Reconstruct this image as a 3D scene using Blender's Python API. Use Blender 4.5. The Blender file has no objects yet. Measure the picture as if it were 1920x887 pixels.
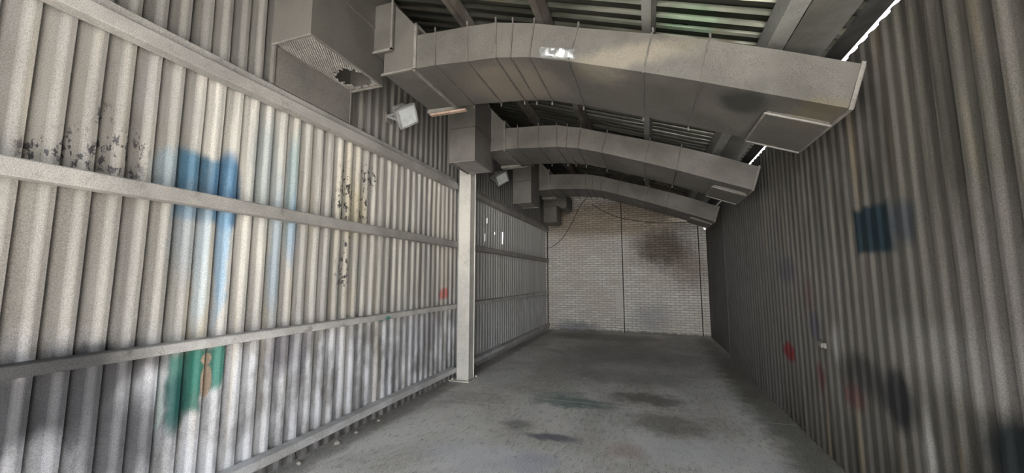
import bpy, bmesh, math, random
from mathutils import Vector, Matrix, noise
S = bpy.context.scene
C = S.collection
R = math.radians
random.seed(7)

# ------------------------------------------------------------------ camera
FPX = 720.0
PITCH = math.atan((521 - 443.5) / FPX)
YAW = math.atan((1213 - 960) / FPX * math.cos(PITCH))
cam_data = bpy.data.cameras.new('camera')
cam_data.sensor_fit = 'HORIZONTAL'
cam_data.sensor_width = 36.0
cam_data.lens = 36.0 * FPX / 1920.0
cam_data.clip_start = 0.05
cam = bpy.data.objects.new('camera', cam_data)
C.objects.link(cam)
cam.location = (0, 0, 1.7)
cam.rotation_euler = (math.pi / 2 + PITCH, 0, YAW)
S.camera = cam

# ------------------------------------------------------------------ view
S.view_settings.view_transform = 'Standard'
S.view_settings.look = 'None'
S.view_settings.gamma = 1.0
S.view_settings.use_curve_mapping = False
S.view_settings.exposure = 2.45

# ------------------------------------------------------------------ daylight
world = bpy.data.worlds.new('world')
S.world = world
world.use_nodes = True
bg = world.node_tree.nodes['Background']
wn = world.node_tree                                          # hazy sky, brightest low over the horizon
w_co = wn.nodes.new('ShaderNodeTexCoord'); w_xyz = wn.nodes.new('ShaderNodeSeparateXYZ')
w_mr = wn.nodes.new('ShaderNodeMapRange'); w_mix = wn.nodes.new('ShaderNodeMix'); w_mix.data_type = 'RGBA'
wn.links.new(w_co.outputs['Generated'], w_xyz.inputs[0]); wn.links.new(w_xyz.outputs[2], w_mr.inputs['Value'])
w_mr.interpolation_type = 'SMOOTHSTEP'
w_mr.inputs['From Min'].default_value = 0.0; w_mr.inputs['From Max'].default_value = 0.36
w_mix.inputs['A'].default_value = (3.4, 3.35, 3.25, 1)
w_mix.inputs['B'].default_value = (0.90, 1.0, 1.12, 1)
wn.links.new(w_mr.outputs[0], w_mix.inputs['Factor']); wn.links.new(w_mix.outputs['Result'], bg.inputs['Color'])
bg.inputs['Strength'].default_value = 1.0
sun_data = bpy.data.lights.new('sun', 'SUN')                 # sun added for bounce light on the duct undersides; reaches only the threshold
sun_data.energy = 12.0; sun_data.angle = R(3); sun_data.color = (1.0, 0.95, 0.88)
sun = bpy.data.objects.new('sun', sun_data); C.objects.link(sun)
sun.rotation_euler = (R(24), 0, R(-16))

# dimensions of the bay -------------------------------------------------
XL, XR = -3.17, 1.58          # ridge planes of the two corrugated walls
YB, YF = 12.6, -2.7           # brick back wall, front end behind the camera
YR = -1.9                      # front edge of the roof; the bay mouth is open to the sky
PW = 0.1445                   # corrugation pitch of the walls
def roof_z(x):                # underside of the roof sheet (lean-to)
    return 3.56 + 0.35 * (1.56 - x)

# ------------------------------------------------------------------ mesh helpers
def obj(name, bm, mat=None, parent=None, smooth=False, recalc=True):
    me = bpy.data.meshes.new(name)
    if recalc:
        bmesh.ops.recalc_face_normals(bm, faces=bm.faces)
    bm.to_mesh(me); bm.free()
    if mat: me.materials.append(mat)
    if smooth:
        for p in me.polygons: p.use_smooth = True
    o = bpy.data.objects.new(name, me); C.objects.link(o)
    if parent: o.parent = parent
    return o
def tag(o, label=None, cat=None, group=None, kind=None):
    if label: o['label'] = label
    if cat: o['category'] = cat
    if group: o['group'] = group
    if kind: o['kind'] = kind
    return o
def empty(name, loc, label, cat, group=None):
    o = bpy.data.objects.new(name, None); C.objects.link(o)
    o.location = loc; o.empty_display_size = 0.1
    return tag(o, label, cat, group)
def box(bm, x0, x1, y0, y1, z0, z1, bevel=0.0, mtx=None):
    g = bmesh.ops.create_cube(bm, size=1.0)
    vs = g['verts']
    bmesh.ops.scale(bm, vec=(x1 - x0, y1 - y0, z1 - z0), verts=vs)
    bmesh.ops.translate(bm, vec=((x0 + x1) / 2, (y0 + y1) / 2, (z0 + z1) / 2), verts=vs)
    if bevel > 0:
        es = list({e for v in vs for e in v.link_edges})
        r = bmesh.ops.bevel(bm, geom=es, offset=bevel, segments=2, affect='EDGES', profile=0.5)
        vs = list({v for f in r['faces'] for v in f.verts} | {v for v in vs if v.is_valid})
    if mtx is not None:
        bmesh.ops.transform(bm, matrix=mtx, verts=[v for v in vs if v.is_valid])
    return vs
def tube(bm, pts, r, seg=8, cap=True):
    pts = [Vector(p) for p in pts]
    rings = []
    for i, p in enumerate(pts):
        if i == 0: d = pts[1] - p
        elif i == len(pts) - 1: d = p - pts[i - 1]
        else: d = (pts[i + 1] - pts[i - 1])
        d.normalize()
        a = d.orthogonal().normalized() if i == 0 else (prev - d * prev.dot(d)).normalized()
        prev = a
        b = d.cross(a)
        rings.append([bm.verts.new(p + (a * math.cos(t) + b * math.sin(t)) * r)
                      for t in [2 * math.pi * k / seg for k in range(seg)]])
    for A, B in zip(rings, rings[1:]):
        for k in range(seg):
            bm.faces.new((A[k], A[(k + 1) % seg], B[(k + 1) % seg], B[k]))
    if cap:
        bm.faces.new(rings[0][::-1]); bm.faces.new(rings[-1])
def prism(bm, poly, axis, a, b):
    """extrude a closed 2-D outline along an axis from a to b"""
    def P(u, v, w):
        return {'x': (w, u, v), 'y': (u, w, v), 'z': (u, v, w)}[axis]
    A = [bm.verts.new(P(u, v, a)) for u, v in poly]
    B = [bm.verts.new(P(u, v, b)) for u, v in poly]
    n = len(poly)
    bm.faces.new(A); bm.faces.new(B[::-1])
    for i in range(n):
        bm.faces.new((A[i], B[i], B[(i + 1) % n], A[(i + 1) % n]))
def bevel_mod(o, w=0.004, seg=2):
    m = o.modifiers.new('bevel', 'BEVEL'); m.width = w; m.segments = seg; m.limit_method = 'ANGLE'
    return o

# ------------------------------------------------------------------ material helpers
class NT:
    def __init__(s, name, rough=0.8, metal=0.0, spec=0.3):
        s.m = bpy.data.materials.new(name); s.m.use_nodes = True
        s.t = s.m.node_tree
        s.b = s.t.nodes['Principled BSDF']
        s.b.inputs['Roughness'].default_value = rough
        s.b.inputs['Metallic'].default_value = metal
        s.b.inputs['Specular IOR Level'].default_value = spec
        s.co = s.t.nodes.new('ShaderNodeTexCoord').outputs['Object']
        s._warp = None
    def n(s, t, **k):
        x = s.t.nodes.new(t)
        for a, b in k.items(): setattr(x, a, b)
        return x
    def put(s, sock, v):
        if isinstance(v, bpy.types.NodeSocket): s.t.links.new(v, sock)
        elif isinstance(v, (tuple, list)) and sock.type == 'RGBA': sock.default_value = (*v[:3], 1)
        else: sock.default_value = v
    def vm(s, op, a, b=None):
        x = s.n('ShaderNodeVectorMath', operation=op)
        s.put(x.inputs[0], a)
        if b is not None: s.put(x.inputs[1], b)
        return x.outputs['Value'] if op in ('LENGTH',) else x.outputs['Vector']
    def ma(s, op, a, b=0.0, clamp=False):
        x = s.n('ShaderNodeMath', operation=op, use_clamp=clamp)
        s.put(x.inputs[0], a); s.put(x.inputs[1], b)
        return x.outputs[0]
    def noise(s, scale=(1, 1, 1), detail=3, rough=0.55, off=(0, 0, 0), color=False, dist=0.0):
        v = s.vm('ADD', s.vm('MULTIPLY', s.co, tuple(scale)), tuple(off))
        x = s.n('ShaderNodeTexNoise'); x.inputs['Scale'].default_value = 1.0
        x.inputs['Detail'].default_value = detail; x.inputs['Roughness'].default_value = rough
        x.inputs['Distortion'].default_value = dist
        s.put(x.inputs['Vector'], v)
        return x.outputs['Color'] if color else x.outputs['Fac']
    def ramp(s, v, lo, hi, a=0.0, b=1.0):
        x = s.n('ShaderNodeMapRange', interpolation_type='SMOOTHSTEP')
        s.put(x.inputs['Value'], v)
        x.inputs['From Min'].default_value = lo; x.inputs['From Max'].default_value = hi
        x.inputs['To Min'].default_value = a; x.inputs['To Max'].default_value = b
        return x.outputs['Result']
    def mix(s, f, a, b, mode='MIX'):
        x = s.n('ShaderNodeMix', data_type='RGBA', blend_type=mode)
        s.put(x.inputs['Factor'], f); s.put(x.inputs['A'], a); s.put(x.inputs['B'], b)
        return x.outputs['Result']
    def warp(s):
        if s._warp is None:
            c = s.noise((5, 5, 2.2), 4, 0.6, color=True)
            s._warp = s.vm('MULTIPLY', s.vm('SUBTRACT', c, (0.5, 0.5, 0.5)), (0.5, 0.5, 0.5))
        return s._warp
    def blob(s, c, r, soft=0.5, warp=1.0, square=False):
        """soft-edged stain round point c with radii r (an axis with r=0 is ignored)"""
        p = s.co
        if warp: p = s.vm('ADD', p, s.vm('MULTIPLY', s.warp(), (warp,) * 3))
        inv = tuple(0.0 if q == 0 else 1.0 / q for q in r)
        q = s.vm('MULTIPLY', s.vm('SUBTRACT', p, tuple(c)), inv)
        if square:
            x = s.n('ShaderNodeSeparateXYZ'); s.put(x.inputs[0], s.vm('ABSOLUTE', q))
            l = s.ma('MAXIMUM', s.ma('MAXIMUM', x.outputs[0], x.outputs[1]), x.outputs[2])
        else:
            l = s.vm('LENGTH', q)
        return s.ramp(l, 1.0 + soft * 0.5, 1.0 - soft * 0.5 if soft < 2 else 0.0)
    def axis(s, i):
        x = s.n('ShaderNodeSeparateXYZ'); s.put(x.inputs[0], s.co)
        return x.outputs[i]
    def done(s, col, bump=None, bs=0.3, bd=0.01, rough=None):
        s.put(s.b.inputs['Base Color'], col)
        if rough is not None: s.put(s.b.inputs['Roughness'], rough)
        if bump is not None:
            x = s.n('ShaderNodeBump'); x.inputs['Strength'].default_value = bs
            x.inputs['Distance'].default_value = bd
            s.put(x.inputs['Height'], bump); s.put(s.b.inputs['Normal'], x.outputs[0])
        return s.m

def mul(m, a, b): return m.ma('MULTIPLY', a, b)

def mat_left():
    m = NT('painted_sheet_left', 0.6, 0.0, 0.35)
    st = m.noise((1, 9, 0.35), 4, 0.6)
    big = m.noise((1, 0.9, 0.8), 3, 0.5, off=(3, 1, 7))
    z = m.axis(2); y = m.axis(1)
    depth_tone = m.ramp(m.ma('ADD', y, m.ma('MULTIPLY', st, 0.6)), 1.7, 2.5)      # first sheets beige, whiter beyond, toned to offset the light falloff
    c = m.mix(depth_tone, m.mix(m.ramp(st, 0.35, 0.65), (0.152, 0.143, 0.131), (0.208, 0.197, 0.178)),
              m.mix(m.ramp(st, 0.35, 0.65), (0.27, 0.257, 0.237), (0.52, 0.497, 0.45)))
    c = m.mix(mul(m, m.ramp(big, 0.45, 0.65), 0.4), c, (0.27, 0.263, 0.26))
    # white smears low on the wall, cool skylight painted in, grimy patches between
    low = m.ramp(m.ma('ADD', z, m.ma('MULTIPLY', big, 0.5)), 1.75, 1.15)
    sm = m.noise((1, 3.5, 1.6), 4, 0.65, off=(0, 5, 2))
    c = m.mix(mul(m, low, 0.75), c, m.mix(m.ramp(sm, 0.36, 0.62), (0.17, 0.17, 0.182), (0.62, 0.63, 0.68)))
    # yellowed runs
    yr = m.noise((1, 5, 0.25), 3, 0.5, off=(0, 9, 4))
    c = m.mix(mul(m, m.ramp(yr, 0.56, 0.70), 0.4), c, (0.46, 0.40, 0.28))
    def st_(cc, r, col, a=1.0, soft=0.5, w=0.35, sq=False):
        nonlocal c
        c = m.mix(mul(m, m.blob(cc, r, soft, w, sq), a), c, col)
    X = XL
    # blue spray, top boundary at about 2.68 m
    st_((X, 1.70, 2.46), (0, 0.09, 0.17), (0.17, 0.22, 0.25), 0.7, 0.7)
    st_((X, 1.86, 2.40), (0, 0.10, 0.24), (0.055, 0.11, 0.155), 0.9, 0.45, 0.15, True)
    st_((X, 1.98, 2.38), (0, 0.22, 0.25), (0.055, 0.12, 0.18), 0.9, 0.3, 0.2, True)
    st_((X, 2.12, 2.40), (0, 0.13, 0.32), (0.06, 0.135, 0.225), 0.9, 0.45, 0.15)
    st_((X, 1.90, 2.05), (0, 0.14, 0.33), (0.20, 0.24, 0.28), 0.5, 0.9)
    st_((X, 2.12, 1.95), (0, 0.045, 0.55), (0.20, 0.33, 0.46), 0.8, 0.9)
    st_((X, 1.98, 1.75), (0, 0.05, 0.45), (0.38, 0.46, 0.52), 0.6, 0.9)
    st_((X, 2.45, 2.65), (0, 0.13, 0.45), (0.22, 0.27, 0.29), 0.55, 1.0)
    st_((X, 2.72, 2.55), (0, 0.07, 0.55), (0.16, 0.26, 0.30), 0.65, 0.9)
    st_((X, 2.58, 1.95), (0, 0.06, 0.55), (0.25, 0.33, 0.40), 0.6, 1.0)
    st_((X, 2.76, 2.15), (0, 0.05, 0.35), (0.22, 0.31, 0.43), 0.6, 0.9)
    # soot in the lower near corner
    st_((X, 1.08, 1.0), (0, 0.50, 0.30), (0.03, 0.031, 0.035), 0.95, 0.8, 0.8)
    st_((X, 1.45, 1.16), (0, 0.38, 0.10), (0.05, 0.05, 0.055), 0.85, 1.0, 0.5)
    st_((X, 1.55, 0.70), (0, 0.30, 0.30), (0.05, 0.05, 0.056), 0.88, 1.1, 0.8)
    st_((X, 1.25, 0.62), (0, 0.12, 0.22), (0.26, 0.26, 0.28), 0.8, 0.9, 0.6)
    st_((X, 2.72, 1.05), (0, 0.16, 0.22), (0.12, 0.11, 0.13), 0.75, 1.0, 0.5)
    st_((X, 2.95, 0.95), (0, 0.08, 0.25), (0.16, 0.15, 0.17), 0.7, 1.0, 0.5)
    st_((X, 5.2, 0.9), (0, 0.5, 0.25), (0.30, 0.29, 0.31), 0.5, 1.2, 0.8)
    # green patch with bare primer in the middle
    st_((X, 1.93, 0.95), (0, 0.10, 0.22), (0.02, 0.115, 0.09), 0.92, 0.45, 0.3, True)
    st_((X, 2.08, 1.02), (0, 0.12, 0.15), (0.03, 0.15, 0.115), 0.88, 0.45, 0.3, True)
    st_((X, 1.88, 0.83), (0, 0.06, 0.20), (0.015, 0.07, 0.065), 0.9, 0.7, 0.3)
    st_((X, 2.17, 1.03), (0, 0.05, 0.17), (0.06, 0.20, 0.16), 0.8, 0.7, 0.3)
    st_((X, 1.78, 0.85), (0, 0.03, 0.22), (0.42, 0.50, 0.50), 0.7, 0.7, 0.3)
    st_((X, 2.075, 0.93), (0, 0.05, 0.12), (0.40, 0.30, 0.23), 0.95, 0.3, 0.12)
    st_((X, 2.07, 1.09), (0, 0.045, 0.045), (0.40, 0.30, 0.23), 0.95, 0.3, 0.1)
    # red and small green marks
    st_((X, 5.70, 1.44), (0, 0.16, 0.09), (0.42, 0.09, 0.07), 0.75, 0.8, 0.3)
    st_((X, 4.13, 1.18), (0, 0.05, 0.03), (0.04, 0.28, 0.22), 0.9, 0.5, 0.2)
    st_((X, 3.60, 2.50), (0, 0.18, 0.30), (0.44, 0.36, 0.20), 0.4, 1.2, 0.5)
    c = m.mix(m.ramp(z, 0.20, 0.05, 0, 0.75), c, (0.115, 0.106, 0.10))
    # flaked paint: ragged dark bare metal inside regions
    fl = m.ramp(m.noise((1, 26, 13), 5, 0.7, off=(0, 2, 9)), 0.545, 0.575)
    for cc, r, a in (((X, 1.10, 2.40), (0, 0.10, 0.12), 1), ((X, 1.30, 2.47), (0, 0.18, 0.15), .9),
                     ((X, 1.49, 2.48), (0, 0.09, 0.20), 1), ((X, 1.36, 2.72), (0, 0.05, 0.07), 1),
                     ((X, 3.42, 2.74), (0, 0.13, 0.24), 1), ((X, 3.78, 2.92), (0, 0.16, 0.16), 1),
                     ((X, 3.38, 2.50), (0, 0.12, 0.16), 1), ((X, 3.70, 2.55), (0, 0.10, 0.2), .9),
                     ((X, 3.49, 2.08), (0, 0.08, 0.12), 1), ((X, 3.42, 1.78), (0, 0.10, 0.2), .9),
                     ((X, 10.53, 0.85), (0, 0.25, 0.18), 1)):
        c = m.mix(m.ma('MULTIPLY', fl, m.blob(cc, r, 0.9, 0.4)), c, (0.035, 0.032, 0.035))
    # far bay's sheets: neutral grey, tone lifted to offset the light falloff
    c = m.mix(m.ramp(y, 6.0, 6.2, 0, 0.7), c, m.mix(st, (0.28, 0.28, 0.28), (0.55, 0.55, 0.54)))
    c = m.mix(m.ramp(z, 3.36, 3.40, 0, 0.7), c, m.mix(st, (0.07, 0.067, 0.064), (0.13, 0.125, 0.116)))  # top sheets dirtier, with the shade up there put in the colour
    fine = m.noise((190, 190, 190), 2, 0.7)
    c = m.mix(0.7, c, m.mix(m.ramp(fine, 0.3, 0.7), (0.28, 0.28, 0.28), (0.72, 0.72, 0.72)), 'OVERLAY')
    return m.done(c, fine, 0.15, 0.003, m.ramp(st, 0.3, 0.7, 0.5, 0.72))

def mat_right():
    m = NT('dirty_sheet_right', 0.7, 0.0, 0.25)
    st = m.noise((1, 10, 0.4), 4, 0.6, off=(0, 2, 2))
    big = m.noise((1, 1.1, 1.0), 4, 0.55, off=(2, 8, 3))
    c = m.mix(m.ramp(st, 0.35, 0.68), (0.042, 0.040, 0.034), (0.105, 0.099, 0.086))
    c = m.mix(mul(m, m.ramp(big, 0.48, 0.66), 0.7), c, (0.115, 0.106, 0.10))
    ru = m.noise((1, 6, 0.5), 3, 0.5, off=(5, 5, 5))
    c = m.mix(mul(m, m.ramp(ru, 0.6, 0.75), 0.5), c, (0.22, 0.17, 0.10))
    X = XR
    def st_(cc, r, col, a=1.0, soft=0.5, w=0.35, sq=False):
        nonlocal c
        c = m.mix(mul(m, m.blob(cc, r, soft, w, sq), a), c, col)
    st_((X, 8.6, 1.6), (0, 3.4, 1.9), (0.15, 0.148, 0.145), 0.75, 1.4, 1.5)
    st_((X, 4.6, 1.3), (0, 1.5, 0.9), (0.15, 0.142, 0.13), 0.5, 1.5, 1.2)
    st_((X, 3.57, 2.06), (0, 0.25, 0.17), (0.010, 0.022, 0.030), 0.97, 0.35, 0.2, True)
    st_((X, 3.20, 2.07), (0, 0.15, 0.14), (0.035, 0.043, 0.056), 0.7, 0.8, 0.3)
    st_((X, 5.60, 0.81), (0, 0.20, 0.10), (0.15, 0.018, 0.02), 0.9, 0.7, 0.3)
    st_((X, 4.68, 0.72), (0, 0.08, 0.15), (0.10, 0.03, 0.03), 0.7, 0.9, 0.3)
    st_((X, 4.06, 0.72), (0, 0.16, 0.10), (0.09, 0.03, 0.03), 0.6, 0.9, 0.3)
    st_((X, 4.85, 1.50), (0, 0.15, 0.18), (0.11, 0.06, 0.06), 0.4, 1.0, 0.3)
    st_((X, 4.75, 1.22), (0, 0.13, 0.13), (0.06, 0.06, 0.09), 0.6, 0.9, 0.3)
    st_((X, 5.50, 1.80), (0, 0.30, 0.16), (0.07, 0.07, 0.085), 0.6, 1.0, 0.3)
    st_((X, 3.45, 0.86), (0, 0.16, 0.20), (0.012, 0.014, 0.017), 0.9, 0.8, 0.3)
    st_((X, 3.85, 0.92), (0, 0.40, 0.15), (0.028, 0.028, 0.03), 0.75, 1.1, 0.5)
    st_((X, 2.50, 0.85), (0, 0.24, 0.22), (0.006, 0.010, 0.012), 0.95, 0.8, 0.5)
    st_((X, 2.45, 0.45), (0, 0.45, 0.35), (0.018, 0.02, 0.022), 0.8, 1.0, 0.6)
    st_((X, 2.9, 1.25), (0, 0.5, 0.18), (0.19, 0.185, 0.18), 0.5, 1.2, 0.6)
    st_((X, 4.3, 1.15), (0, 0.10, 0.15), (0.3, 0.29, 0.29), 0.5, 1.2, 0.6)
    st_((X, 3.2, 0.55), (0, 0.06, 0.3), (0.32, 0.31, 0.30), 0.6, 1.2, 0.4)
    fine = m.noise((190, 190, 190), 2, 0.7)
    c = m.mix(0.7, c, m.mix(m.ramp(fine, 0.3, 0.7), (0.28, 0.28, 0.28), (0.72, 0.72, 0.72)), 'OVERLAY')
    return m.done(c, fine, 0.15, 0.003)

def mat_floor():
    m = NT('worn_concrete', 0.75, 0.0, 0.3)
    a = m.noise((0.7, 0.5, 1), 6, 0.62, off=(1, 2, 0), dist=0.6)
    b = m.noise((3.2, 2.2, 1), 6, 0.65, off=(8, 2, 0), dist=0.5)
    c = m.mix(m.ramp(a, 0.36, 0.64), (0.50, 0.48, 0.45), (0.80, 0.78, 0.75))
    c = m.mix(mul(m, m.ramp(b, 0.42, 0.68), 0.5), c, (0.70, 0.69, 0.68))
    sp = m.noise((22, 8, 1), 5, 0.75, off=(3, 3, 0))
    c = m.mix(mul(m, m.ramp(sp, 0.52, 0.66), 0.55), c, (0.75, 0.74, 0.72))
    c = m.mix(mul(m, m.ramp(sp, 0.48, 0.34), 0.55), c, (0.20, 0.19, 0.175))
    def st_(cc, r, col, al=1.0, soft=0.6, w=1.2):
        nonlocal c
        c = m.mix(mul(m, m.blob((cc[0], cc[1], 0), (r[0], r[1], 0), soft, w), al), c, col)
    brk = m.ramp(b, 0.35, 0.6)
    st_((-1.0, 5.45), (0.50, 0.20), (0.07, 0.15, 0.145), 0.7, 1.0)
    st_((-1.30, 5.75), (0.35, 0.22), (0.17, 0.24, 0.22), 0.5, 1.1)
    st_((-0.05, 5.95), (0.45, 0.24), (0.15, 0.125, 0.11), 0.7, 1.0)
    st_((0.15, 5.0), (0.42, 0.35), (0.17, 0.155, 0.13), 0.65, 1.0)
    st_((-1.05, 4.22), (0.28, 0.09), (0.10, 0.105, 0.15), 0.75, 1.1, 0.5)
    st_((-1.5, 4.45), (0.15, 0.15), (0.17, 0.17, 0.16), 0.6, 1.1, 0.5)
    st_((-0.25, 4.15), (0.20, 0.16), (0.42, 0.29, 0.27), 0.55, 1.2, 0.4)
    st_((-1.6, 3.55), (0.55, 0.28), (0.68, 0.69, 0.75), 0.55, 1.3)
    st_((-1.05, 3.62), (0.22, 0.22), (0.42, 0.43, 0.52), 0.5, 1.1, 0.6)
    st_((0.45, 4.35), (0.7, 0.3), (0.66, 0.66, 0.68), 0.5, 1.3)
    st_((-0.6, 9.3), (1.3, 1.5), (0.20, 0.19, 0.175), 0.6, 1.3, 2.0)
    st_((-0.3, 7.1), (0.9, 0.5), (0.20, 0.19, 0.18), 0.55, 1.2, 1.6)
    st_((-1.3, 11.6), (1.4, 0.8), (0.15, 0.145, 0.13), 0.65, 1.2, 1.4)
    st_((1.45, 6.5), (0.28, 5.5), (0.12, 0.115, 0.095), 0.75, 1.3, 0.9)
    st_((-3.05, 6.0), (0.14, 8), (0.2, 0.185, 0.165), 0.6, 0.9, 0.4)
    # chalk-white joint lines and scratches
    st_((-0.5, 5.48), (3.0, 0.011), (0.80, 0.78, 0.75), 0.6, 0.8, 0.06)
    st_((-2.10, 5.02), (0.55, 0.02), (0.80, 0.78, 0.75), 0.6, 1.0, 0.35)
    st_((-2.45, 4.15), (0.035, 0.9), (0.80, 0.78, 0.75), 0.45, 1.0, 0.9)
    st_((-1.95, 6.3), (0.5, 0.02), (0.80, 0.78, 0.75), 0.5, 1.0, 0.35)
    fine = m.noise((75, 75, 1), 3, 0.8)
    c = m.mix(0.9, c, m.mix(m.ramp(fine, 0.3, 0.7), (0.26, 0.26, 0.26), (0.74, 0.74, 0.74)), 'OVERLAY')
    h = m.ma('ADD', m.ma('MULTIPLY', sp, 1.0), m.ma('MULTIPLY', fine, 0.4))
    return m.done(c, h, 0.35, 0.01, m.ramp(b, 0.3, 0.7, 0.62, 0.85))

def mat_brick():
    m = NT('painted_brick', 0.8, 0.0, 0.2)
    sx = m.n('ShaderNodeSeparateXYZ'); m.put(sx.inputs[0], m.co)
    cx = m.n('ShaderNodeCombineXYZ')
    m.put(cx.inputs[0], m.ma('ADD', sx.outputs[0], sx.outputs[1])); m.put(cx.inputs[1], sx.outputs[2])
    b = m.n('ShaderNodeTexBrick'); m.put(b.inputs['Vector'], cx.outputs[0])
    b.inputs['Scale'].default_value = 1.0
    b.inputs['Brick Width'].default_value = 0.25
    b.inputs['Row Height'].default_value = 0.0735
    b.inputs['Mortar Size'].default_value = 0.009
    b.inputs['Mortar Smooth'].default_value = 0.35
    b.inputs['Bias'].default_value = 0.0
    b.inputs['Color1'].default_value = (0.60, 0.58, 0.54, 1)
    b.inputs['Color2'].default_value = (0.76, 0.74, 0.70, 1)
    b.inputs['Mortar'].default_value = (0.30, 0.28, 0.245, 1)
    c = b.outputs['Color']
    big = m.noise((0.8, 1, 0.9), 4, 0.6, off=(4, 0, 2))
    c = m.mix(mul(m, m.ramp(big, 0.42, 0.66), 0.45), c, (0.50, 0.45, 0.39))
    def st_(cc, r, col, a=1.0, soft=0.5, w=0.8, mode='MIX'):
        nonlocal c
        c = m.mix(mul(m, m.blob((cc[0], YB, cc[1]), (r[0], 0, r[1]), soft, w), a), c, col, mode)
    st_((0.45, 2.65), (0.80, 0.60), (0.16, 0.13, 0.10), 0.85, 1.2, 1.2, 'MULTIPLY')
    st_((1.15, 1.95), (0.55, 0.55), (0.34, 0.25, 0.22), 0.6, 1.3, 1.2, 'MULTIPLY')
    st_((-1.1, 3.6), (2.6, 0.55), (0.44, 0.34, 0.25), 0.75, 0.8, 0.4, 'MULTIPLY')  # upper brick browned and darkened for the weaker light up there
    st_((-2.2, 0.12), (0.7, 0.20), (0.16, 0.17, 0.20), 0.7, 1.1)
    st_((0.1, 0.5), (0.5, 0.4), (0.28, 0.28, 0.32), 0.5, 1.2)
    st_((-0.83, 0.95), (0.10, 0.44), (0.62, 0.58, 0.55), 0.9, 0.15, 0.0)
    st_((-0.5, 0.0), (3, 0.06), (0.10, 0.10, 0.09), 0.8, 0.8, 0.3)
    fine = m.noise((80, 80, 80), 2, 0.7)
    c = m.mix(0.7, c, m.mix(m.ramp(fine, 0.3, 0.7), (0.28, 0.28, 0.28), (0.72, 0.72, 0.72)), 'OVERLAY')
    h = m.ma('SUBTRACT', 1.0, b.outputs['Fac'])
    return m.done(c, m.ma('ADD', h, m.ma('MULTIPLY', fine, 0.2)), 0.7, 0.008)

def mat_paint(name, c1, c2, dirt=(0.10, 0.095, 0.085), rough=0.6, sc=2.0, metal=0.0, da=0.5, blobs=()):
    m = NT(name, rough, metal, 0.35)
    a = m.noise((sc, sc, sc), 5, 0.6)
    c = m.mix(m.ramp(a, 0.35, 0.65), c1, c2)
    d = m.noise((sc * 2.3,) * 3, 5, 0.7, off=(4, 4, 4))
    c = m.mix(mul(m, m.ramp(d, 0.57, 0.72), da), c, dirt)
    for cc, r, col, al in blobs:
        c = m.mix(mul(m, m.blob(cc, r, 1.0, 0.4), al), c, col)
    fine = m.noise((170,) * 3, 2, 0.7)
    c = m.mix(0.7, c, m.mix(m.ramp(fine, 0.3, 0.7), (0.28, 0.28, 0.28), (0.72, 0.72, 0.72)), 'OVERLAY')
    return m.done(c, a, 0.08, 0.02)

def mat_roof():
    m = NT('galvanised_roof_sheet', 0.42, 0.75, 0.4)
    a = m.noise((0.6, 5, 1), 4, 0.6)
    c = m.mix(m.ramp(a, 0.35, 0.65), (0.05, 0.053, 0.042), (0.13, 0.134, 0.112))
    c = m.mix(mul(m, m.blob((0.45, 3.55, 3.95), (0.25, 0.22, 0), 0.9, 0.5), 0.45), c, (0.025, 0.075, 0.035))
    d = m.noise((2, 3, 2), 4, 0.7, off=(3, 3, 3))
    c = m.mix(mul(m, m.ramp(d, 0.55, 0.7), 0.5), c, (0.10, 0.075, 0.045))
    return m.done(c, a, 0.1, 0.01, m.ramp(d, 0.3, 0.7, 0.27, 0.5))

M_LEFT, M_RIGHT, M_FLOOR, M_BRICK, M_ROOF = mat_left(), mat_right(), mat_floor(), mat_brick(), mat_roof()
M_DUCT1 = mat_paint('duct_paint', (0.082, 0.077, 0.069), (0.115, 0.108, 0.097), sc=1.6, da=0.35,
                   blobs=(((0.80, 0.22, 3.12), (0.20, 0.20, 0.12), (0.03, 0.032, 0.03), 0.85),
                          ((-1.3, 0.5, 3.8), (0.5, 0.4, 0.3), (0.23, 0.185, 0.145), 0.5),
                          ((-0.1, 0, 3.55), (0.5, 0.3, 0.10), (0.25, 0.22, 0.165), 0.5),
                          ((1.2, 0.1, 2.9), (0.2, 0.25, 0.08), (0.12, 0.10, 0.06), 0.6)))
M_DUCT2 = mat_paint('duct_paint_plain', (0.112, 0.106, 0.096), (0.16, 0.15, 0.136), sc=1.7, da=0.4)
M_GIRT = mat_paint('girt_paint', (0.25, 0.238, 0.226), (0.34, 0.325, 0.305), sc=2.5, da=0.5,
                   blobs=(((-3.07, 1.2, 1.22), (0, 0.55, 0.2), (0.06, 0.06, 0.065), 0.9),
                          ((-3.07, 4.1, 1.2), (0, 0.06, 0.04), (0.03, 0.25, 0.20), 0.9)))
M_GIRT_LOW = mat_paint('low_girt_paint', (0.42, 0.405, 0.39), (0.58, 0.565, 0.55), dirt=(0.16, 0.14, 0.13), sc=3.5, da=0.7,
                   blobs=(((-3.07, 0.95, 1.22), (0, 0.70, 0.3), (0.028, 0.028, 0.03), 0.95),
                          ((-3.07, 4.1, 1.2), (0, 0.06, 0.04), (0.03, 0.25, 0.20), 0.9)))
M_RAIL = mat_paint('base_rail_paint', (0.42, 0.41, 0.40), (0.62, 0.62, 0.63), dirt=(0.20, 0.14, 0.11), sc=2.2, da=0.7)
M_COL = mat_paint('column_paint', (0.50, 0.485, 0.455), (0.66, 0.635, 0.58), sc=1.5, da=0.3)
M_PURLIN = mat_paint('purlin_rust_primer', (0.10, 0.088, 0.076), (0.19, 0.176, 0.155), dirt=(0.07, 0.035, 0.028), sc=3, da=0.7)
M_BEAM = mat_paint('beam_paint', (0.20, 0.20, 0.185), (0.27, 0.27, 0.25), sc=3, da=0.4)
M_SOFFIT = mat_paint('soffit_sheet', (0.085, 0.083, 0.072), (0.13, 0.128, 0.11), sc=3, da=0.4)
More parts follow.
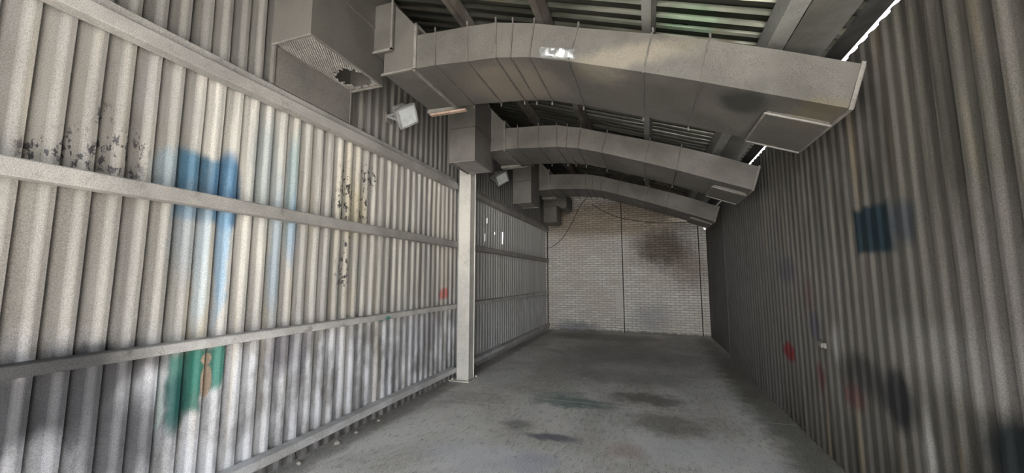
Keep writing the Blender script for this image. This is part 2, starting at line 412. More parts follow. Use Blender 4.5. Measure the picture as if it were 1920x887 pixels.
M_SEAM = mat_paint('seam_steel', (0.075, 0.07, 0.063), (0.12, 0.112, 0.10), dirt=(0.07, 0.05, 0.04), sc=6, da=0.6)
M_FLANGE = mat_paint('flange_steel', (0.15, 0.142, 0.128), (0.21, 0.198, 0.18), dirt=(0.18, 0.10, 0.07), sc=6, da=0.4)
M_MESH = mat_paint('mesh_wire', (0.42, 0.40, 0.37), (0.52, 0.50, 0.46), sc=8, da=0.2)
M_FOIL = mat_paint('bare_silver_foil', (0.36, 0.37, 0.37), (0.52, 0.53, 0.53), rough=0.42, metal=0.7, sc=8, da=0.1)
M_RUST = mat_paint('rusty_bar', (0.27, 0.17, 0.13), (0.40, 0.30, 0.24), sc=9, da=0.3)
M_HOUSE = mat_paint('lamp_housing_grey', (0.24, 0.24, 0.235), (0.33, 0.33, 0.32), sc=9, da=0.3)
M_CABLE = mat_paint('cable_sheath', (0.03, 0.03, 0.03), (0.05, 0.05, 0.048), sc=9, da=0.1)
M_STONE = mat_paint('mortar_crumb', (0.25, 0.22, 0.19), (0.42, 0.40, 0.36), sc=20, da=0.3)
M_GROUND = mat_paint('yard_ground', (0.33, 0.32, 0.30), (0.42, 0.41, 0.39), sc=1, da=0.2)
def mat_glass():
    m = NT('dusty_lamp_glass', 0.12, 0.0, 0.6)
    a = m.noise((9, 9, 9), 4, 0.6)
    m.b.inputs['Coat Weight'].default_value = 0.6
    m.b.inputs['Coat Roughness'].default_value = 0.05
    return m.done(m.mix(a, (0.42, 0.45, 0.44), (0.66, 0.69, 0.68)), None, rough=m.ramp(a, 0.3, 0.7, 0.15, 0.4))
M_GLASS = mat_glass()

# ------------------------------------------------------------------ corrugated sheets
def profile(pitch, depth, sheet_pts):
    """(offset along the run, height 0..depth towards the room) over one pitch"""
    return [(f * pitch, h * depth) for f, h in sheet_pts]
PROF = ((0.0, 0.0), (0.46, 0.0), (0.50, 0.07), (0.54, 0.18), (0.68, 0.82), (0.72, 0.94), (0.76, 1.0), (0.915, 1.0), (0.93, 0.92), (0.968, 0.05))
PHASE = 0.0356
def corrugated_wall(x_ridge, sign, y0, y1, rows, depth, width=1.136, holes=(), seed=1, mirror=False, jitter=0.004):
    """sheets standing side by side; sign=+1 when the room lies towards +x"""
    bm = bmesh.new()
    rnd = random.Random(seed)
    for (za, zb, dx) in rows:
        y = y0
        k = 0
        nz = max(2, int((zb - za) / 0.22))
        zs = [za + (zb - za) * i / nz for i in range(nz + 1)]
        for h in holes: zs += [h[2], h[3]]
        zs = sorted({round(z, 4) for z in zs if za <= z <= zb + 1e-6})
        while y < y1 - 0.01:
            ye = min(y + width + 0.13, y1)
            off = dx + (k % 2) * 0.004 + rnd.uniform(0, 0.003)
            cols = []
            base = math.floor((y - PHASE) / PW)
            yy = []
            i = base
            while i * PW < ye:
                for (f, h) in PROF:
                    q = PHASE + i * PW + (PW - f * PW if mirror else f * PW)
                    if y - 1e-6 <= q <= ye + 1e-6: yy.append((q, h))
                i += 1
            prof = [(f * PW, h) for f, h in PROF] + [(PW, 0.0)]
            for hh in holes:
                for q in hh[:2]:
                    if y < q < ye and hh[2] >= za and hh[3] <= zb:
                        u = (q - PHASE) % PW
                        for (a0, h0), (a1, h1) in zip(prof, prof[1:]):
                            if a0 <= u < a1: yy.append((q, h0 + (h1 - h0) * (u - a0) / (a1 - a0)))
            yy.sort()
            grid = []
            for z in zs:
                line = []
                for q, h in yy:
                    nx = noise.noise((q * 1.7, z * 1.3, seed * 3.1)) * jitter
                    ny = noise.noise((q * 2.3, z * 0.9, seed * 7.7)) * jitter
                    line.append(bm.verts.new((x_ridge - sign * (depth * (1 - h) + off) + nx * 1.2, q + ny, z)))
                grid.append(line)
            for a in range(len(zs) - 1):
                for b in range(len(yy) - 1):
                    cy, cz = (yy[b][0] + yy[b + 1][0]) / 2, (zs[a] + zs[a + 1]) / 2
                    if any(h[0] < cy < h[1] and h[2] < cz < h[3] for h in holes): continue
                    bm.faces.new((grid[a][b], grid[a][b + 1], grid[a + 1][b + 1], grid[a + 1][b]))
            y += width
            k += 1
    return bm

# ------------------------------------------------------------------ the shell
holes = ((7.375, 7.392, 2.46, 2.62), (7.405, 7.418, 2.68, 2.76), (7.500, 7.515, 2.86, 2.97), (8.475, 8.495, 2.50, 2.78), (7.935, 7.945, 2.66, 2.72))
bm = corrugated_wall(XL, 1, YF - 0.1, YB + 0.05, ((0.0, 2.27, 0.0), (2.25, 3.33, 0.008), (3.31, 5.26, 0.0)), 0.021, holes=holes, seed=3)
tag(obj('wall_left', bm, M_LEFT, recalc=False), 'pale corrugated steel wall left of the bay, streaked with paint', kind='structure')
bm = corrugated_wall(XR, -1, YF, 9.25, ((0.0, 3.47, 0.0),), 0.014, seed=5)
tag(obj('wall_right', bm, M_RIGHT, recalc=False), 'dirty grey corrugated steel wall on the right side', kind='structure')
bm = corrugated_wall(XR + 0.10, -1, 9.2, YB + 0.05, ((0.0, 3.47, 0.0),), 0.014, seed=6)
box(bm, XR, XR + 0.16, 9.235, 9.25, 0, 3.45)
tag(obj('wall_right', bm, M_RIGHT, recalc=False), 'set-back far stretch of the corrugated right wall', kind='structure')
bm = bmesh.new()
prism(bm, [(-3.5, 0), (-1.9, 0), (-1.9, roof_z(-1.9)), (-3.5, roof_z(-3.5))], 'y', YF - 0.12, YF)  # unseen wall return added to dim the near left sheets
tag(obj('wall_light_block', bm, M_RIGHT), 'unseen end wall piece added to cut light on the left wall', kind='structure')
bm = bmesh.new()                                             # brick back wall with its pilasters
prism(bm, [(-3.6, -0.1), (2.1, -0.1), (2.1, roof_z(2.1) + 0.02), (-3.6, roof_z(-3.6) + 0.02)], 'y', YB, YB + 0.25)
box(bm, -3.40, -3.145, YB - 0.05, YB + 0.01, 0, 5.2)
box(bm, -0.905, -0.725, YB - 0.022, YB + 0.01, 0, 4.35)
box(bm, 1.50, 1.72, YB - 0.05, YB + 0.01, 0, 3.6)
tag(obj('wall_back', bm, M_BRICK), 'whitewashed brick back wall with three shallow pilasters', kind='structure')
m_dark = mat_paint('dark_joint', (0.02, 0.018, 0.016), (0.03, 0.028, 0.025), sc=5, da=0.1)
for i, (x, w) in enumerate(((-3.13, 0.028), (-0.708, 0.028), (1.487, 0.028))):
    bm = bmesh.new(); box(bm, x - w / 2, x + w / 2, YB - 0.012, YB + 0.005, 0, 5.1 if i == 0 else (4.3 if i == 1 else 3.5))
    tag(obj('trim_%d' % (i + 1), bm, m_dark), 'dark vertical joint beside a brick pilaster', kind='structure')

bm = bmesh.new()
bmesh.ops.create_grid(bm, x_segments=30, y_segments=90, size=0.5)
bmesh.ops.scale(bm, vec=(6.0, 20.0, 1), verts=bm.verts)
bmesh.ops.translate(bm, vec=(-0.7, 3.2, 0), verts=bm.verts)
tag(obj('floor', bm, M_FLOOR), 'worn grey concrete floor with paint stains', kind='structure')
bm = bmesh.new()
bmesh.ops.create_grid(bm, x_segments=4, y_segments=4, size=30)
bmesh.ops.translate(bm, vec=(0, 0, -0.12), verts=bm.verts)
tag(obj('ground', bm, M_GROUND), 'bare yard outside the bay', kind='structure')

# roof: sheets corrugated across the slope
def roof():
    bm = bmesh.new()
    P = 0.152; D = 0.040
    pr = ((0, 0), (0.36, 0), (0.44, 0.5), (0.50, 1), (0.84, 1), (0.90, 0.5))
    y0, y1 = YR, YB + 0.4
    xs = [-3.75 + i * (1.60 + 3.75) / 12 for i in range(13)]
    cols = []
    i = math.floor(y0 / P)
    while i * P < y1:
        for f, h in pr:
            q = i * P + f * P
            cols.append([bm.verts.new((x, q, roof_z(x) + D * h + 0.004 * noise.noise((x * 2, q * 3, 1)))) for x in xs])
        i += 1
    for A, B in zip(cols, cols[1:]):
        for k in range(len(xs) - 1):
            bm.faces.new((A[k], A[k + 1], B[k + 1], B[k]))
    return bm
tag(obj('ceiling', roof(), M_ROOF, recalc=False), 'sloping corrugated metal roof', kind='structure')

# ------------------------------------------------------------------ roof steel
SL = math.atan(0.35)
def channel_y(name, x, ztop, w, h, y0, y1, mat, t=0.006, flip=1):
    """C-section running along y, hung under the roof"""
    bm = bmesh.new()
    box(bm, -w / 2, w / 2, y0, y1, -t, 0)
    box(bm, -w / 2, w / 2, y0, y1, -h, -h + t)
    box(bm, (w / 2 - t) * flip if flip > 0 else -w / 2, w / 2 if flip > 0 else -w / 2 + t, y0, y1, -h, 0)
    bmesh.ops.rotate(bm, cent=(0, 0, 0), matrix=Matrix.Rotation(SL, 3, 'Y'), verts=bm.verts)
    bmesh.ops.translate(bm, vec=(x, 0, ztop), verts=bm.verts)
    return obj(name, bm, mat)
for x, lab in ((0.12, 'pale roof purlin nearest the right-hand eave beam'),
               (-0.88, 'brown roof purlin above the middle of the bay, second from the eave beam'),
               (-1.88, 'dark rusty roof purlin nearest the left wall')):
    o = channel_y('roof_purlin', x, roof_z(x) - 0.002, 0.085, 0.14, YR, YB - 0.01, M_BEAM if x > 0 else M_PURLIN)
    tag(o, lab, 'purlin', 'roof purlins')
bm = bmesh.new()                                             # eave beam, a welded box, with a plate beside it
xe = 1.03
box(bm, xe - 0.065, xe + 0.065, YR, YB - 0.01, roof_z(xe + 0.065) - 0.20, roof_z(xe + 0.065) - 0.010)
o = bevel_mod(obj('eave_beam', bm, M_BEAM), 0.006)
tag(o, 'grey steel eave beam running under the lower roof edge', 'beam')
bm = bmesh.new()
box(bm, 1.098, 1.41, YR, YB - 0.2, 3.512, 3.520)
tag(obj('soffit_plate', bm, M_SOFFIT), 'dark flat soffit plate beside the eave beam', 'plate')
bm = bmesh.new(); box(bm, 1.402, 1.550, YR, YB - 0.2, 3.452, 3.460); box(bm, 1.550, 1.72, 9.2, YB - 0.2, 3.475, 3.483)  # black strip added to darken the eave gap; far piece blocks leaking daylight
tag(obj('eave_dark_strip', bm, M_CABLE), 'black flat strip added to darken the gap between soffit plate and top of right wall', 'plate')

# ------------------------------------------------------------------ wall girts and column
def girt(name, y0, y1, z0, h, lab, mat=M_GIRT, x1=-3.07, x0=-3.175, seed=0):
    """C-section girt lying against the left sheets: open side up, worn front web"""
    bm = bmesh.new()
    n = max(2, int((y1 - y0) / 0.25))
    sec = [(x0, z0), (x1, z0), (x1, z0 + h), (x1 - 0.008, z0 + h + 0.004), (x0, z0 + h + 0.004)]
    rings = []
    for i in range(n + 1):
        y = y0 + (y1 - y0) * i / n
        w = noise.noise((y * 0.8, seed, 1)) * 0.006
        wx = noise.noise((y * 1.1, seed, 4)) * 0.004
        rings.append([bm.verts.new((u + (wx if u > x0 else 0), y, v + w)) for u, v in sec])
    for A, B in zip(rings, rings[1:]):
        for k in range(5):
            bm.faces.new((A[k], A[(k + 1) % 5], B[(k + 1) % 5], B[k]))
    bm.faces.new(rings[0]); bm.faces.new(rings[-1][::-1])
    o = obj(name, bm, mat)
    tag(o, lab, 'girt', 'horizontal girts on the left wall')
    bevel_mod(o, 0.006)
    return o
YC0, YC1 = 5.95, 6.17
for (a, b, w1) in ((YF, YC0 - 0.002, 'in the near bay'), (YC1 + 0.002, YB - 0.055, 'beyond the column')):
    girt('wall_girt', a, b, 2.222, 0.10, 'steel girt at mid height of left wall, ' + w1, seed=1)
    girt('wall_girt', a, b, 1.185, 0.065, 'worn chipped girt between mid-height girt and base rail, ' + w1, mat=M_GIRT_LOW, seed=2)
    g = girt('wall_girt', a, b, 3.25, 0.10, 'topmost girt on left wall under the duct boxes, ' + w1, seed=3)
    girt('base_rail', a, b, 0.135, 0.07, 'low base rail along foot of left wall, ' + w1, mat=M_RAIL, x1=-3.055, seed=4)
# upper lip of the top girt
for (a, b, w1) in ((YF, YC0 - 0.002, 'near'), (YC1 + 0.002, YB - 0.055, 'far')):
    bm = bmesh.new(); box(bm, -3.175, -3.115, a, b, 3.362, 3.43)
    tag(bevel_mod(obj('ledge_rail', bm, M_GIRT), 0.006), 'narrow rail on top of the highest girt, %s bay' % w1, 'rail', 'rails on the top girts')

col = empty('steel_column', (-2.95, 6.06, 0), 'pale boxed steel column standing against the left wall', 'column')
def loc(o, parent):      # keep world placement of a part modelled in world coordinates
    o.location = -Vector(parent.location); return o
bm = bmesh.new()
box(bm, -3.06, -2.84, YC0, YC0 + 0.012, 0.012, 4.95); box(bm, -3.06, -2.84, YC1 - 0.012, YC1, 0.012, 4.95)
box(bm, -3.045, -2.855, YC0 + 0.012, YC1 - 0.012, 0.012, 4.95)
loc(bevel_mod(obj('shaft', bm, M_COL, col), 0.004), col)
bm = bmesh.new(); box(bm, -3.16, -2.79, 5.86, 6.25, 0.0, 0.014)
loc(bevel_mod(obj('base_plate', bm, M_COL, col), 0.003), col)
for sx, sy in ((-3.11, 5.90), (-2.83, 5.905), (-2.82, 6.21)):
    bm = bmesh.new(); bmesh.ops.create_cone(bm, cap_ends=True, segments=6, radius1=0.017, radius2=0.017, depth=0.03)
    bmesh.ops.translate(bm, vec=(sx, sy, 0.028), verts=bm.verts)
    loc(obj('anchor_bolt', bm, M_COL, col), col)

# ------------------------------------------------------------------ ventilation ducts
TOP = [(-2.17, 4.20), (-1.94, 4.185), (-1.58, 4.165), (-1.28, 4.135), (-0.90, 4.04), (-0.50, 3.905), (0.11, 3.712), (0.53, 3.566), (1.0, 3.385), (1.495, 3.175)]
BOT = [(-2.17, 3.835), (-1.935, 3.83), (-1.58, 3.80), (-1.285, 3.78), (-0.95, 3.72), (-0.59, 3.61), (0.03, 3.392), (0.455, 3.235), (0.90, 3.06), (1.40, 2.865)]
DW = 0.93
def lerp(P, s):
    i = min(int(s), len(P) - 2); t = s - i
    return Vector((P[i][0] + (P[i + 1][0] - P[i][0]) * t, 0, P[i][1] + (P[i + 1][1] - P[i][1]) * t))
def duct_body(parent, seed, M_DUCT):
    bm = bmesh.new()
    N = 4; rings = []
    W = 6
    smax = len(TOP) - 1
    for k in range(smax * N + 1):
        s = k / N
        t, b = lerp(TOP, s), lerp(BOT, s)
        ring = []
        # front face (3 rows), underside (W), back, top
        pts = []
        for j in range(4):
            q = t.lerp(b, j / 3); pts.append((q.x, 0.0, q.z))
        for j in range(1, W + 1): pts.append((b.x, DW * j / W, b.z))
        for j in range(1, 4):
            q = b.lerp(t, j / 3); pts.append((q.x, DW, q.z))
        for j in range(1, W): pts.append((t.x, DW * (1 - j / W), t.z))
        frac = s % 1.0
        amp = 0.016 * math.sin(math.pi * frac)          # thin sheet pillows between its seams
        for i, p in enumerate(pts):
            v = Vector(p)
            nn = noise.noise((v.x * 2.1, v.y * 2.3 + seed, v.z * 2.0)) * amp
            edge = i in (0, 3, 3 + W, 6 + W)
            if not edge:
                if i < 3: v.y += nn
                elif i < 3 + W: v.z += nn * 1.3
                elif i < 6 + W: v.y -= nn
                else: v.z += nn
            ring.append(bm.verts.new(v))
        rings.append(ring)
    n = len(rings[0])
    for A, B in zip(rings, rings[1:]):
        for k in range(n):
            bm.faces.new((A[k], B[k], B[(k + 1) % n], A[(k + 1) % n]))
    bm.faces.new(rings[-1])
    bm.faces.new(rings[0][::-1])
    return obj('duct_run', bm, M_DUCT, parent)
def band(s, w=0.007, o=0.010, tabs=True):
    """standing seam round the duct at station s, with the clip ends sticking out"""
    bm = bmesh.new()
    t, b = lerp(TOP, s), lerp(BOT, s)
    up = (t - b).normalized(); al = Vector((up.z, 0, -up.x))
    T, B = t + up * o, b - up * o
    out = [(T, -o), (B, -o), (B, DW + o), (T, DW + o)]
    inn = [(t - up * 0.004, 0.004), (b + up * 0.004, 0.004), (b + up * 0.004, DW - 0.004), (t - up * 0.004, DW - 0.004)]
    vs = []
    for sg in (-1, 1):
        vs.append([bm.verts.new((p.x + al.x * w * sg, y, p.z + al.z * w * sg)) for p, y in out])
        vs.append([bm.verts.new((p.x + al.x * w * sg, y, p.z + al.z * w * sg)) for p, y in inn])
    for k in range(4):
        j = (k + 1) % 4
        bm.faces.new((vs[0][k], vs[0][j], vs[2][j], vs[2][k]))
        bm.faces.new((vs[0][k], vs[1][k], vs[1][j], vs[0][j]))
        bm.faces.new((vs[2][k], vs[2][j], vs[3][j], vs[3][k]))
    if tabs:
        for p, y, d in ((T, -o, 1), (B, DW + o, -1)):
            q = p + up * 0.02 * d
            box(bm, q.x - 0.008, q.x + 0.008, y - 0.006, y + 0.006, q.z - 0.022, q.z + 0.016)
    return bm
def grille(x0, x1, y0, y1, z, torn=None):
    """diagonal wire mesh"""
    bm = bmesh.new()
    p = 0.024; w = 0.0064
    def seg(a, b):
        d = (b - a)
        if d.length < 1e-4: return
        d.normalize(); nrm = Vector((-d.y, d.x, 0)) * w
        for zz in ((0, 0.002),):
            A = [bm.verts.new((q.x, q.y, z + h)) for h in zz for q in (a - nrm, b - nrm, b + nrm, a + nrm)]
            bm.faces.new(A[:4][::-1]); bm.faces.new(A[4:])
            for k in range(4): bm.faces.new((A[k], A[(k + 1) % 4], A[4 + (k + 1) % 4], A[4 + k]))
    for sg in (1, -1):
        c = -3.0
        while c < 3.0:
            # line y = y0 + sg*(x-x0)*1.5 + c
            pts = []
            n = 40
            run = None
            for i in range(n + 1):
                x = x0 + (x1 - x0) * i / n
                y = y0 + sg * (x - x0) * 1.5 + c
                ok = y0 <= y <= y1
                if ok and torn:
                    cx, cy, rx, ry = torn
                    r = math.hypot((x - cx) / rx, (y - cy) / ry)
                    if r < 1.0 + 0.35 * noise.noise((x * 25, y * 25, 2)): ok = False
                if ok:
                    if run is None: run = Vector((x, y, 0))
                    last = Vector((x, y, 0))
                if (not ok or i == n) and run is not None:
                    seg(run, last); run = None
            c += p * 1.5
    return bm

def build_unit(y, label, px0, px1, pya, pyb, pz, seam_z, top_z, torn=False, foil=False, seed=1, rusty=True, short=False):
    M_DUCT = M_DUCT1 if foil else M_DUCT2
    u = empty('ventilation_duct', (0, y, 0), label, 'ventilation duct', 'ventilation ducts under the roof')
    duct_body(u, seed, M_DUCT)
    for s in (1, 2, 3, 3.42, 4.0, 5.0, 6.0, 7.0):
        obj('seam', band(s if s != 3.42 else 3.45), M_SEAM, u)
    # end cap lip at the right wall
    obj('end_flange', band(8.96, 0.012, 0.014, False), M_FLANGE, u)
    # access hatch under the right end
    bm = bmesh.new()
    al = Vector((0.50, 0, -0.195)); n = len(BOT)
    def P(s, yy, d):
        q = lerp(BOT, s); return (q.x - 0.35 * d, yy, q.z - d)
    for (s0, s1, ya, yb, d0, d1) in ((8.12, 8.93, 0.27, 0.90, -0.01, 0.03),):
        v = [bm.verts.new(P(s, yy, d)) for d in (d0, d1) for s, yy in ((s0, ya), (s1, ya), (s1, yb), (s0, yb))]
        for f in ((0, 1, 2, 3), (7, 6, 5, 4), (0, 4, 5, 1), (1, 5, 6, 2), (2, 6, 7, 3), (3, 7, 4, 0)): bm.faces.new([v[i] for i in f])
    h = bevel_mod(obj('access_hatch', bm, M_DUCT, u), 0.004)
    bm = bmesh.new()
    for (a, b) in (((8.10, 0.25), (8.94, 0.25)), ((8.10, 0.25), (8.10, 0.91)), ((8.10, 0.91), (8.94, 0.91))):
        A, B = P(a[0], a[1], 0.03), P(b[0], b[1], 0.03)
        tube(bm, [A, B], 0.011, 6)
    obj('hatch_frame', bm, M_FLANGE, h)
    # transition between duct and outlet box
    bm = bmesh.new()
    prism(bm, [(-2.56, 3.845), (-2.17, 3.835), (-2.17, 4.30), (-2.42, 4.58), (-2.56, 4.66)], 'y', 0.0, DW)
    obj('transition_box', bm, M_DUCT, u)
    bm = bmesh.new()                                       # large flange at the duct end
    for (xa, xb, za, zb) in ((-2.185, -2.155, 3.82, 4.315),):
        box(bm, xa, xb, -0.02, 0.012, za, zb); box(bm, xa, xb, DW - 0.012, DW + 0.02, za, zb)
        box(bm, xa, xb, -0.02, DW + 0.02, za - 0.02, za + 0.01); box(bm, xa, xb, -0.02, DW + 0.02, zb - 0.01, zb + 0.01)
    bm2 = bm
    box(bm2, -2.58, -2.16, -0.018, 0.004, 3.825, 3.845)
    box(bm2, -2.585, -2.16, DW - 0.02, DW + 0.035, 3.80, 3.845)
    fo = obj('flange', bm2, M_FLANGE, u)
    bm = bmesh.new()                                       # smaller neck in front of it
    box(bm, px1 - 0.02, -2.435, -0.035, DW - 0.10, 4.09, 4.62)
    nk = obj('neck', bm, M_DUCT, u)
    bm = bmesh.new()
    box(bm, -2.45, -2.43, -0.055, -0.033, 4.07, 4.64); box(bm, px1, -2.43, -0.055, -0.033, 4.07, 4.09)
    obj('neck_flange', bm, M_FLANGE, nk)
    if rusty:
        bm = bmesh.new(); box(bm, -2.56, -2.06, DW + 0.0, DW + 0.05, 3.775, 3.80)
        obj('hanger_bar', bm, M_RUST if foil else M_SEAM, u)
    # outlet box hanging down by the wall: an open-bottomed sheet box
    ya, yb = pya - y, pyb - y
    bm = bmesh.new(); t = 0.012
    zt = seam_z
    box(bm, px0, px1, ya, ya + t, pz, zt); box(bm, px0, px1, yb - t, yb, pz, zt)
    box(bm, px0, px0 + t, ya + t, yb - t, pz, zt); box(bm, px1 - t, px1, ya + t, yb - t, pz, zt)
    ob = obj('outlet_box', bm, M_DUCT, u)
    bm = bmesh.new()
    ybb = max(yb, DW * 0.95)
    box(bm, px0, px1 + 0.004, ya - 0.004, ybb, zt, top_z)
    obj('plenum_box', bm, M_DUCT, u)
    for hy in (ya + 0.15, ybb - 0.15):                     # hanger straps up to the roof
        bm = bmesh.new()
        box(bm, px0 + 0.05, px0 + 0.09, hy - 0.002, hy + 0.002, top_z, roof_z(px0 + 0.07) + 0.002)
        obj('hanger', bm, M_SEAM, u)
    bm = bmesh.new()
    box(bm, px0, px1 + 0.012, ya - 0.012, ya, zt - 0.012, zt + 0.004); box(bm, px1, px1 + 0.012, ya, ybb, zt - 0.012, zt + 0.004)
    obj('box_seam', bm, M_SEAM, u)
    bm = bmesh.new(); e = 0.016
    box(bm, px0 - 0.003, px1 + 0.003, ya - 0.003, ya + e, pz - 0.01, pz + 0.004); box(bm, px0 - 0.003, px1 + 0.003, yb - e, yb + 0.003, pz - 0.01, pz + 0.004)
    box(bm, px0 - 0.003, px0 + e, ya + e, yb - e, pz - 0.01, pz + 0.004); box(bm, px1 - e, px1 + 0.003, ya + e, yb - e, pz - 0.01, pz + 0.004)
    obj('rim', bm, M_FLANGE, ob)
    bm = grille(px0 + 0.01, px1 - 0.01, ya + 0.01, yb - 0.01, pz + 0.012,
                (px0 + 0.24, yb - 0.22, 0.17, 0.17) if torn else None)
    g = obj('wire_grille', bm, M_MESH, ob)
    if torn: tag(g, 'wire grille torn open at its far end')
    if foil:
        bm = bmesh.new()
        N = 14; G = []
        for i in range(N + 1):
            row = []
            for j in range(9):
                x = -0.86 + 0.34 * i / N; z = 3.655 + 0.11 * j / 8 - 0.27 * (x + 0.70)
                a = max(0, 1 - ((i - N / 2) / (N / 2)) ** 2) * max(0, 1 - ((j - 4) / 4) ** 2)
                yy = -0.004 - 0.045 * a ** 0.6 * (0.45 + 0.9 * noise.noise((x * 16, z * 16, 5)))
                if a < 0.02: yy = 0.006
                row.append(bm.verts.new((x + 0.01 * noise.noise((x * 30, z * 30, 1)), yy, z)))
            G.append(row)
        for i in range(N):
            for j in range(8):
                bm.faces.new((G[i][j], G[i + 1][j], G[i + 1][j + 1], G[i][j + 1]))
        o = obj('torn_foil', bm, M_FOIL, u); tag(o, 'crumpled shiny foil where the duct is dented')
    return u

build_unit(3.20, 'nearest and largest arched grey duct, with crumpled silver foil patch', -3.12, -2.67, 2.365, 3.33, 3.80, 4.37, 4.87, torn=True, foil=True, seed=1)
build_unit(5.84, 'second arched grey duct back, its outlet box in front of the column top', -2.86, -2.42, 5.20, 5.88, 3.49, 4.03, 4.55, seed=4)
build_unit(8.93, 'third arched grey duct, its underside just above the brick back wall', -2.86, -2.42, 8.25, 8.95, 3.41, 3.92, 4.5, seed=7)
u4 = empty('duct_elbow', (0, 11.2, 0), 'small boxy duct elbow high in the left corner by the brick wall', 'duct elbow')
bm = bmesh.new(); box(bm, -2.83, -2.42, -0.30, 0.35, 3.31, 3.80)
bevel_mod(obj('outlet_box', bm, M_DUCT2, u4), 0.03, 3)
bm = bmesh.new(); prism(bm, [(-2.83, 3.80), (-2.42, 3.80), (-2.25, 3.70), (-2.14, 3.74), (-2.12, 4.12), (-2.42, 4.5), (-2.83, 4.5)], 'y', -0.28, 0.60)
bevel_mod(obj('elbow', bm, M_DUCT2, u4), 0.03, 3)
bm = bmesh.new(); box(bm, -2.845, -2.405, -0.315, 0.365, 3.785, 3.81)
obj('flange', bm, M_SEAM, u4)
bm = bmesh.new(); box(bm, -2.75, -2.71, 0.1, 0.104, 4.49, roof_z(-2.73) + 0.002)
obj('hanger', bm, M_SEAM, u4)
bm = bmesh.new()                                             # dark beam added for the shade band over the brick wall
prism(bm, [(-3.15, roof_z(-3.15) - 0.30), (0.95, roof_z(0.95) - 0.25), (0.95, roof_z(0.95) - 0.18), (-3.15, roof_z(-3.15) - 0.18)], 'y', YB - 0.19, YB - 0.075)
tag(obj('shade_beam', bm, M_PURLIN), 'dark sloping beam added as the shade along the top of the brick wall', 'shade_beam')

# sheet board standing on the top girt below the nearest outlet box
bm = bmesh.new(); box(bm, -3.113, -3.098, 2.365, 3.33, 3.43, 3.785)
box(bm, -3.098, -3.088, 2.365, 2.385, 3.43, 3.785); box(bm, -3.098, -3.088, 3.315, 3.33, 3.43, 3.785)
tag(obj('sheet_board', bm, M_DUCT2), 'flat grey board between the nearest outlet box and the top girt', 'board')

# ------------------------------------------------------------------ floodlights on the left wall
def floodlight(loc_, rz, tilt, label, roll=0.0):
    u = empty('floodlight', loc_, label, 'floodlight', 'floodlights on the left wall')
    M = Matrix.Rotation(rz, 4, 'Z') @ Matrix.Rotation(tilt, 4, 'Y') @ Matrix.Rotation(roll, 4, 'X')
    base = Vector((0.30, 0, 0))
    def xf(bm): bmesh.ops.transform(bm, matrix=Matrix.Translation(base) @ M @ Matrix.Scale(1.15, 4), verts=bm.verts); return bm
    # housing: square face tapering to a ribbed rear
    bm = bmesh.new()
    secs = [(0.0, 0.105), (-0.03, 0.112), (-0.045, 0.108), (-0.10, 0.085), (-0.15, 0.060), (-0.17, 0.045)]
    rings = []
    for x, r in secs:
        rings.append([bm.verts.new((x, r * a * 1.1, r * b)) for a, b in ((-1, -.85), (-.85, -1), (.85, -1), (1, -.85), (1, .85), (.85, 1), (-.85, 1), (-1, .85))])
    for A, B in zip(rings, rings[1:]):
        for k in range(8): bm.faces.new((A[k], A[(k + 1) % 8], B[(k + 1) % 8], B[k]))
    bm.faces.new(rings[-1]); bm.faces.new(rings[0][::-1])
    for k in range(5):
        yy = -0.06 + 0.03 * k
        box(bm, -0.165, -0.06, yy - 0.003, yy + 0.003, -0.10, 0.10)
    obj('housing', xf(bm), M_HOUSE, u)
    bm = bmesh.new()
    for a in (0, 1, 2, 3):
        s = 0.115
        b_ = {0: (-s, s, s - 0.018, s), 1: (-s, s, -s, -s + 0.018), 2: (-s, -s + 0.018, -s, s), 3: (s - 0.018, s, -s, s)}[a]
        box(bm, -0.012, 0.014, b_[0] * 1.08, b_[1] * 1.08, b_[2], b_[3])
    obj('face_frame', xf(bm), M_HOUSE, u)
    bm = bmesh.new(); box(bm, 0.001, 0.006, -0.106, 0.106, -0.098, 0.098)
    obj('glass', xf(bm), M_GLASS, u)
    bm = bmesh.new()
    for sg in (-1, 1): box(bm, -0.18, -0.03, sg * 0.132 - 0.003, sg * 0.132 + 0.003, -0.015, 0.015)
    box(bm, -0.20, -0.18, -0.135, 0.135, -0.015, 0.015)
    obj('bracket', xf(bm), M_HOUSE, u)
    bm = bmesh.new()
    tube(bm, [(0.0, 0, 0.02), (0.08, 0, 0.02), tuple(base + (M @ Vector((-0.19, 0, 0))))], 0.014, 8)
    box(bm, -0.006, 0.012, -0.05, 0.05, -0.04, 0.08)
    obj('arm', bm, M_FLANGE, u)
    return u
floodlight((-3.165, 4.08, 3.79), R(-12), R(26), 'floodlight with pale dusty glass beside the nearest duct', R(40))
floodlight((-3.165, 7.55, 3.82), R(-30), R(36), 'darker floodlight high beyond the column, sky glinting in its glass', R(40))

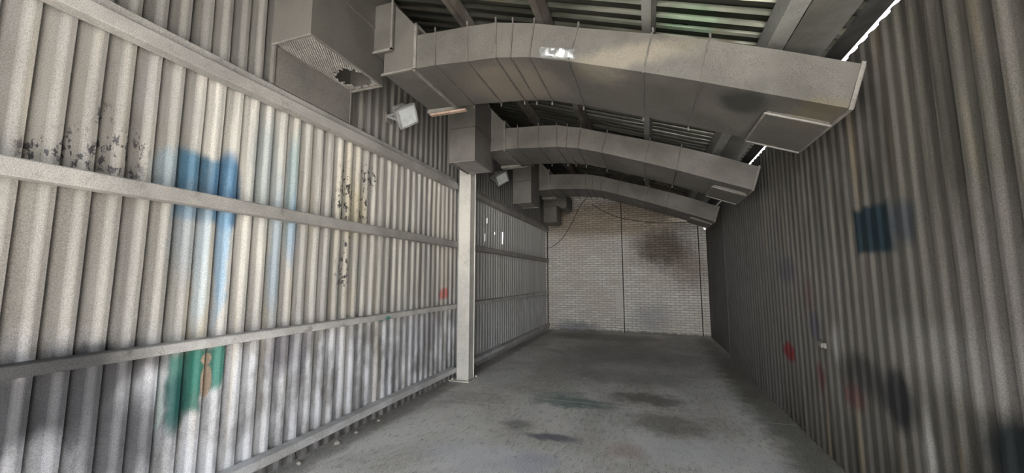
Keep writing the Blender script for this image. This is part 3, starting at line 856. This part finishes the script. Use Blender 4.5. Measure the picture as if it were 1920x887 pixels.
# ------------------------------------------------------------------ cables
def cable(pts, r, label, n=14):
    bm = bmesh.new()
    P = [Vector(p) for p in pts]; out = []
    for i in range(len(P) - 1):
        p0 = P[max(i - 1, 0)]; p1 = P[i]; p2 = P[i + 1]; p3 = P[min(i + 2, len(P) - 1)]
        for k in range(n):
            t = k / n
            out.append(0.5 * ((2 * p1) + (p2 - p0) * t + (2 * p0 - 5 * p1 + 4 * p2 - p3) * t * t + (3 * p1 - p0 - 3 * p2 + p3) * t ** 3))
    out.append(P[-1])
    tube(bm, out, r, 6)
    tag(obj('cable', bm, M_CABLE, smooth=True), label, 'cable', 'loose cables on the brick wall')
yb = YB - 0.06
cable([(-1.75, yb, 4.35), (-2.0, yb, 4.05), (-2.33, yb, 3.42), (-2.6, yb, 3.02), (-2.88, yb, 2.78), (-3.14, YB - 0.07, 2.66)], 0.010,
      'thin dark cable hanging down left side of brick wall')
cable([(-1.62, yb, 4.10), (-1.3, yb, 3.86), (-0.82, yb, 3.63), (-0.2, yb, 3.47), (0.45, yb, 3.38), (1.3, yb, 3.37)], 0.010,
      'thin dark cable sagging to the right across brick wall')
cable([(-1.9, 8.86, 4.18), (-1.3, 8.8, 4.10), (-0.6, 8.8, 4.06), (0.0, 8.86, 3.93)], 0.008,
      'loose cable drooping over the third duct')

# ------------------------------------------------------------------ small things
bm = bmesh.new()
box(bm, 1.535, 1.556, 4.42, 4.56, 1.045, 1.095, 0.004); box(bm, 1.515, 1.556, 4.43, 4.45, 1.05, 1.09, 0.003)
tag(obj('wall_clip', bm, M_FLANGE), 'small pale metal clip fixed low on the right wall', 'clip')
for (x, y, s, lab) in ((-3.06, 3.32, 0.036, 'largest pale mortar crumb below base rail of left wall'),
                       (-3.08, 3.62, 0.024, 'small brown mortar crumb near the largest one'),
                       (-3.07, 3.98, 0.024, 'mortar crumb lying by base rail halfway to the column'),
                       (-3.06, 2.86, 0.024, 'mortar crumb nearest the viewer under base rail')):
    bm = bmesh.new(); bmesh.ops.create_icosphere(bm, subdivisions=2, radius=s)
    for v in bm.verts:
        v.co *= 1 + 0.45 * noise.noise(v.co * 30 + Vector((x * 9, y * 9, 0)))
        v.co.z *= 0.65
    mz = min(v.co.z for v in bm.verts)
    o = obj('mortar_crumb', bm, M_STONE); o.location = (x, y, -mz)
    tag(o, lab, 'crumb', 'mortar crumbs along the left wall')
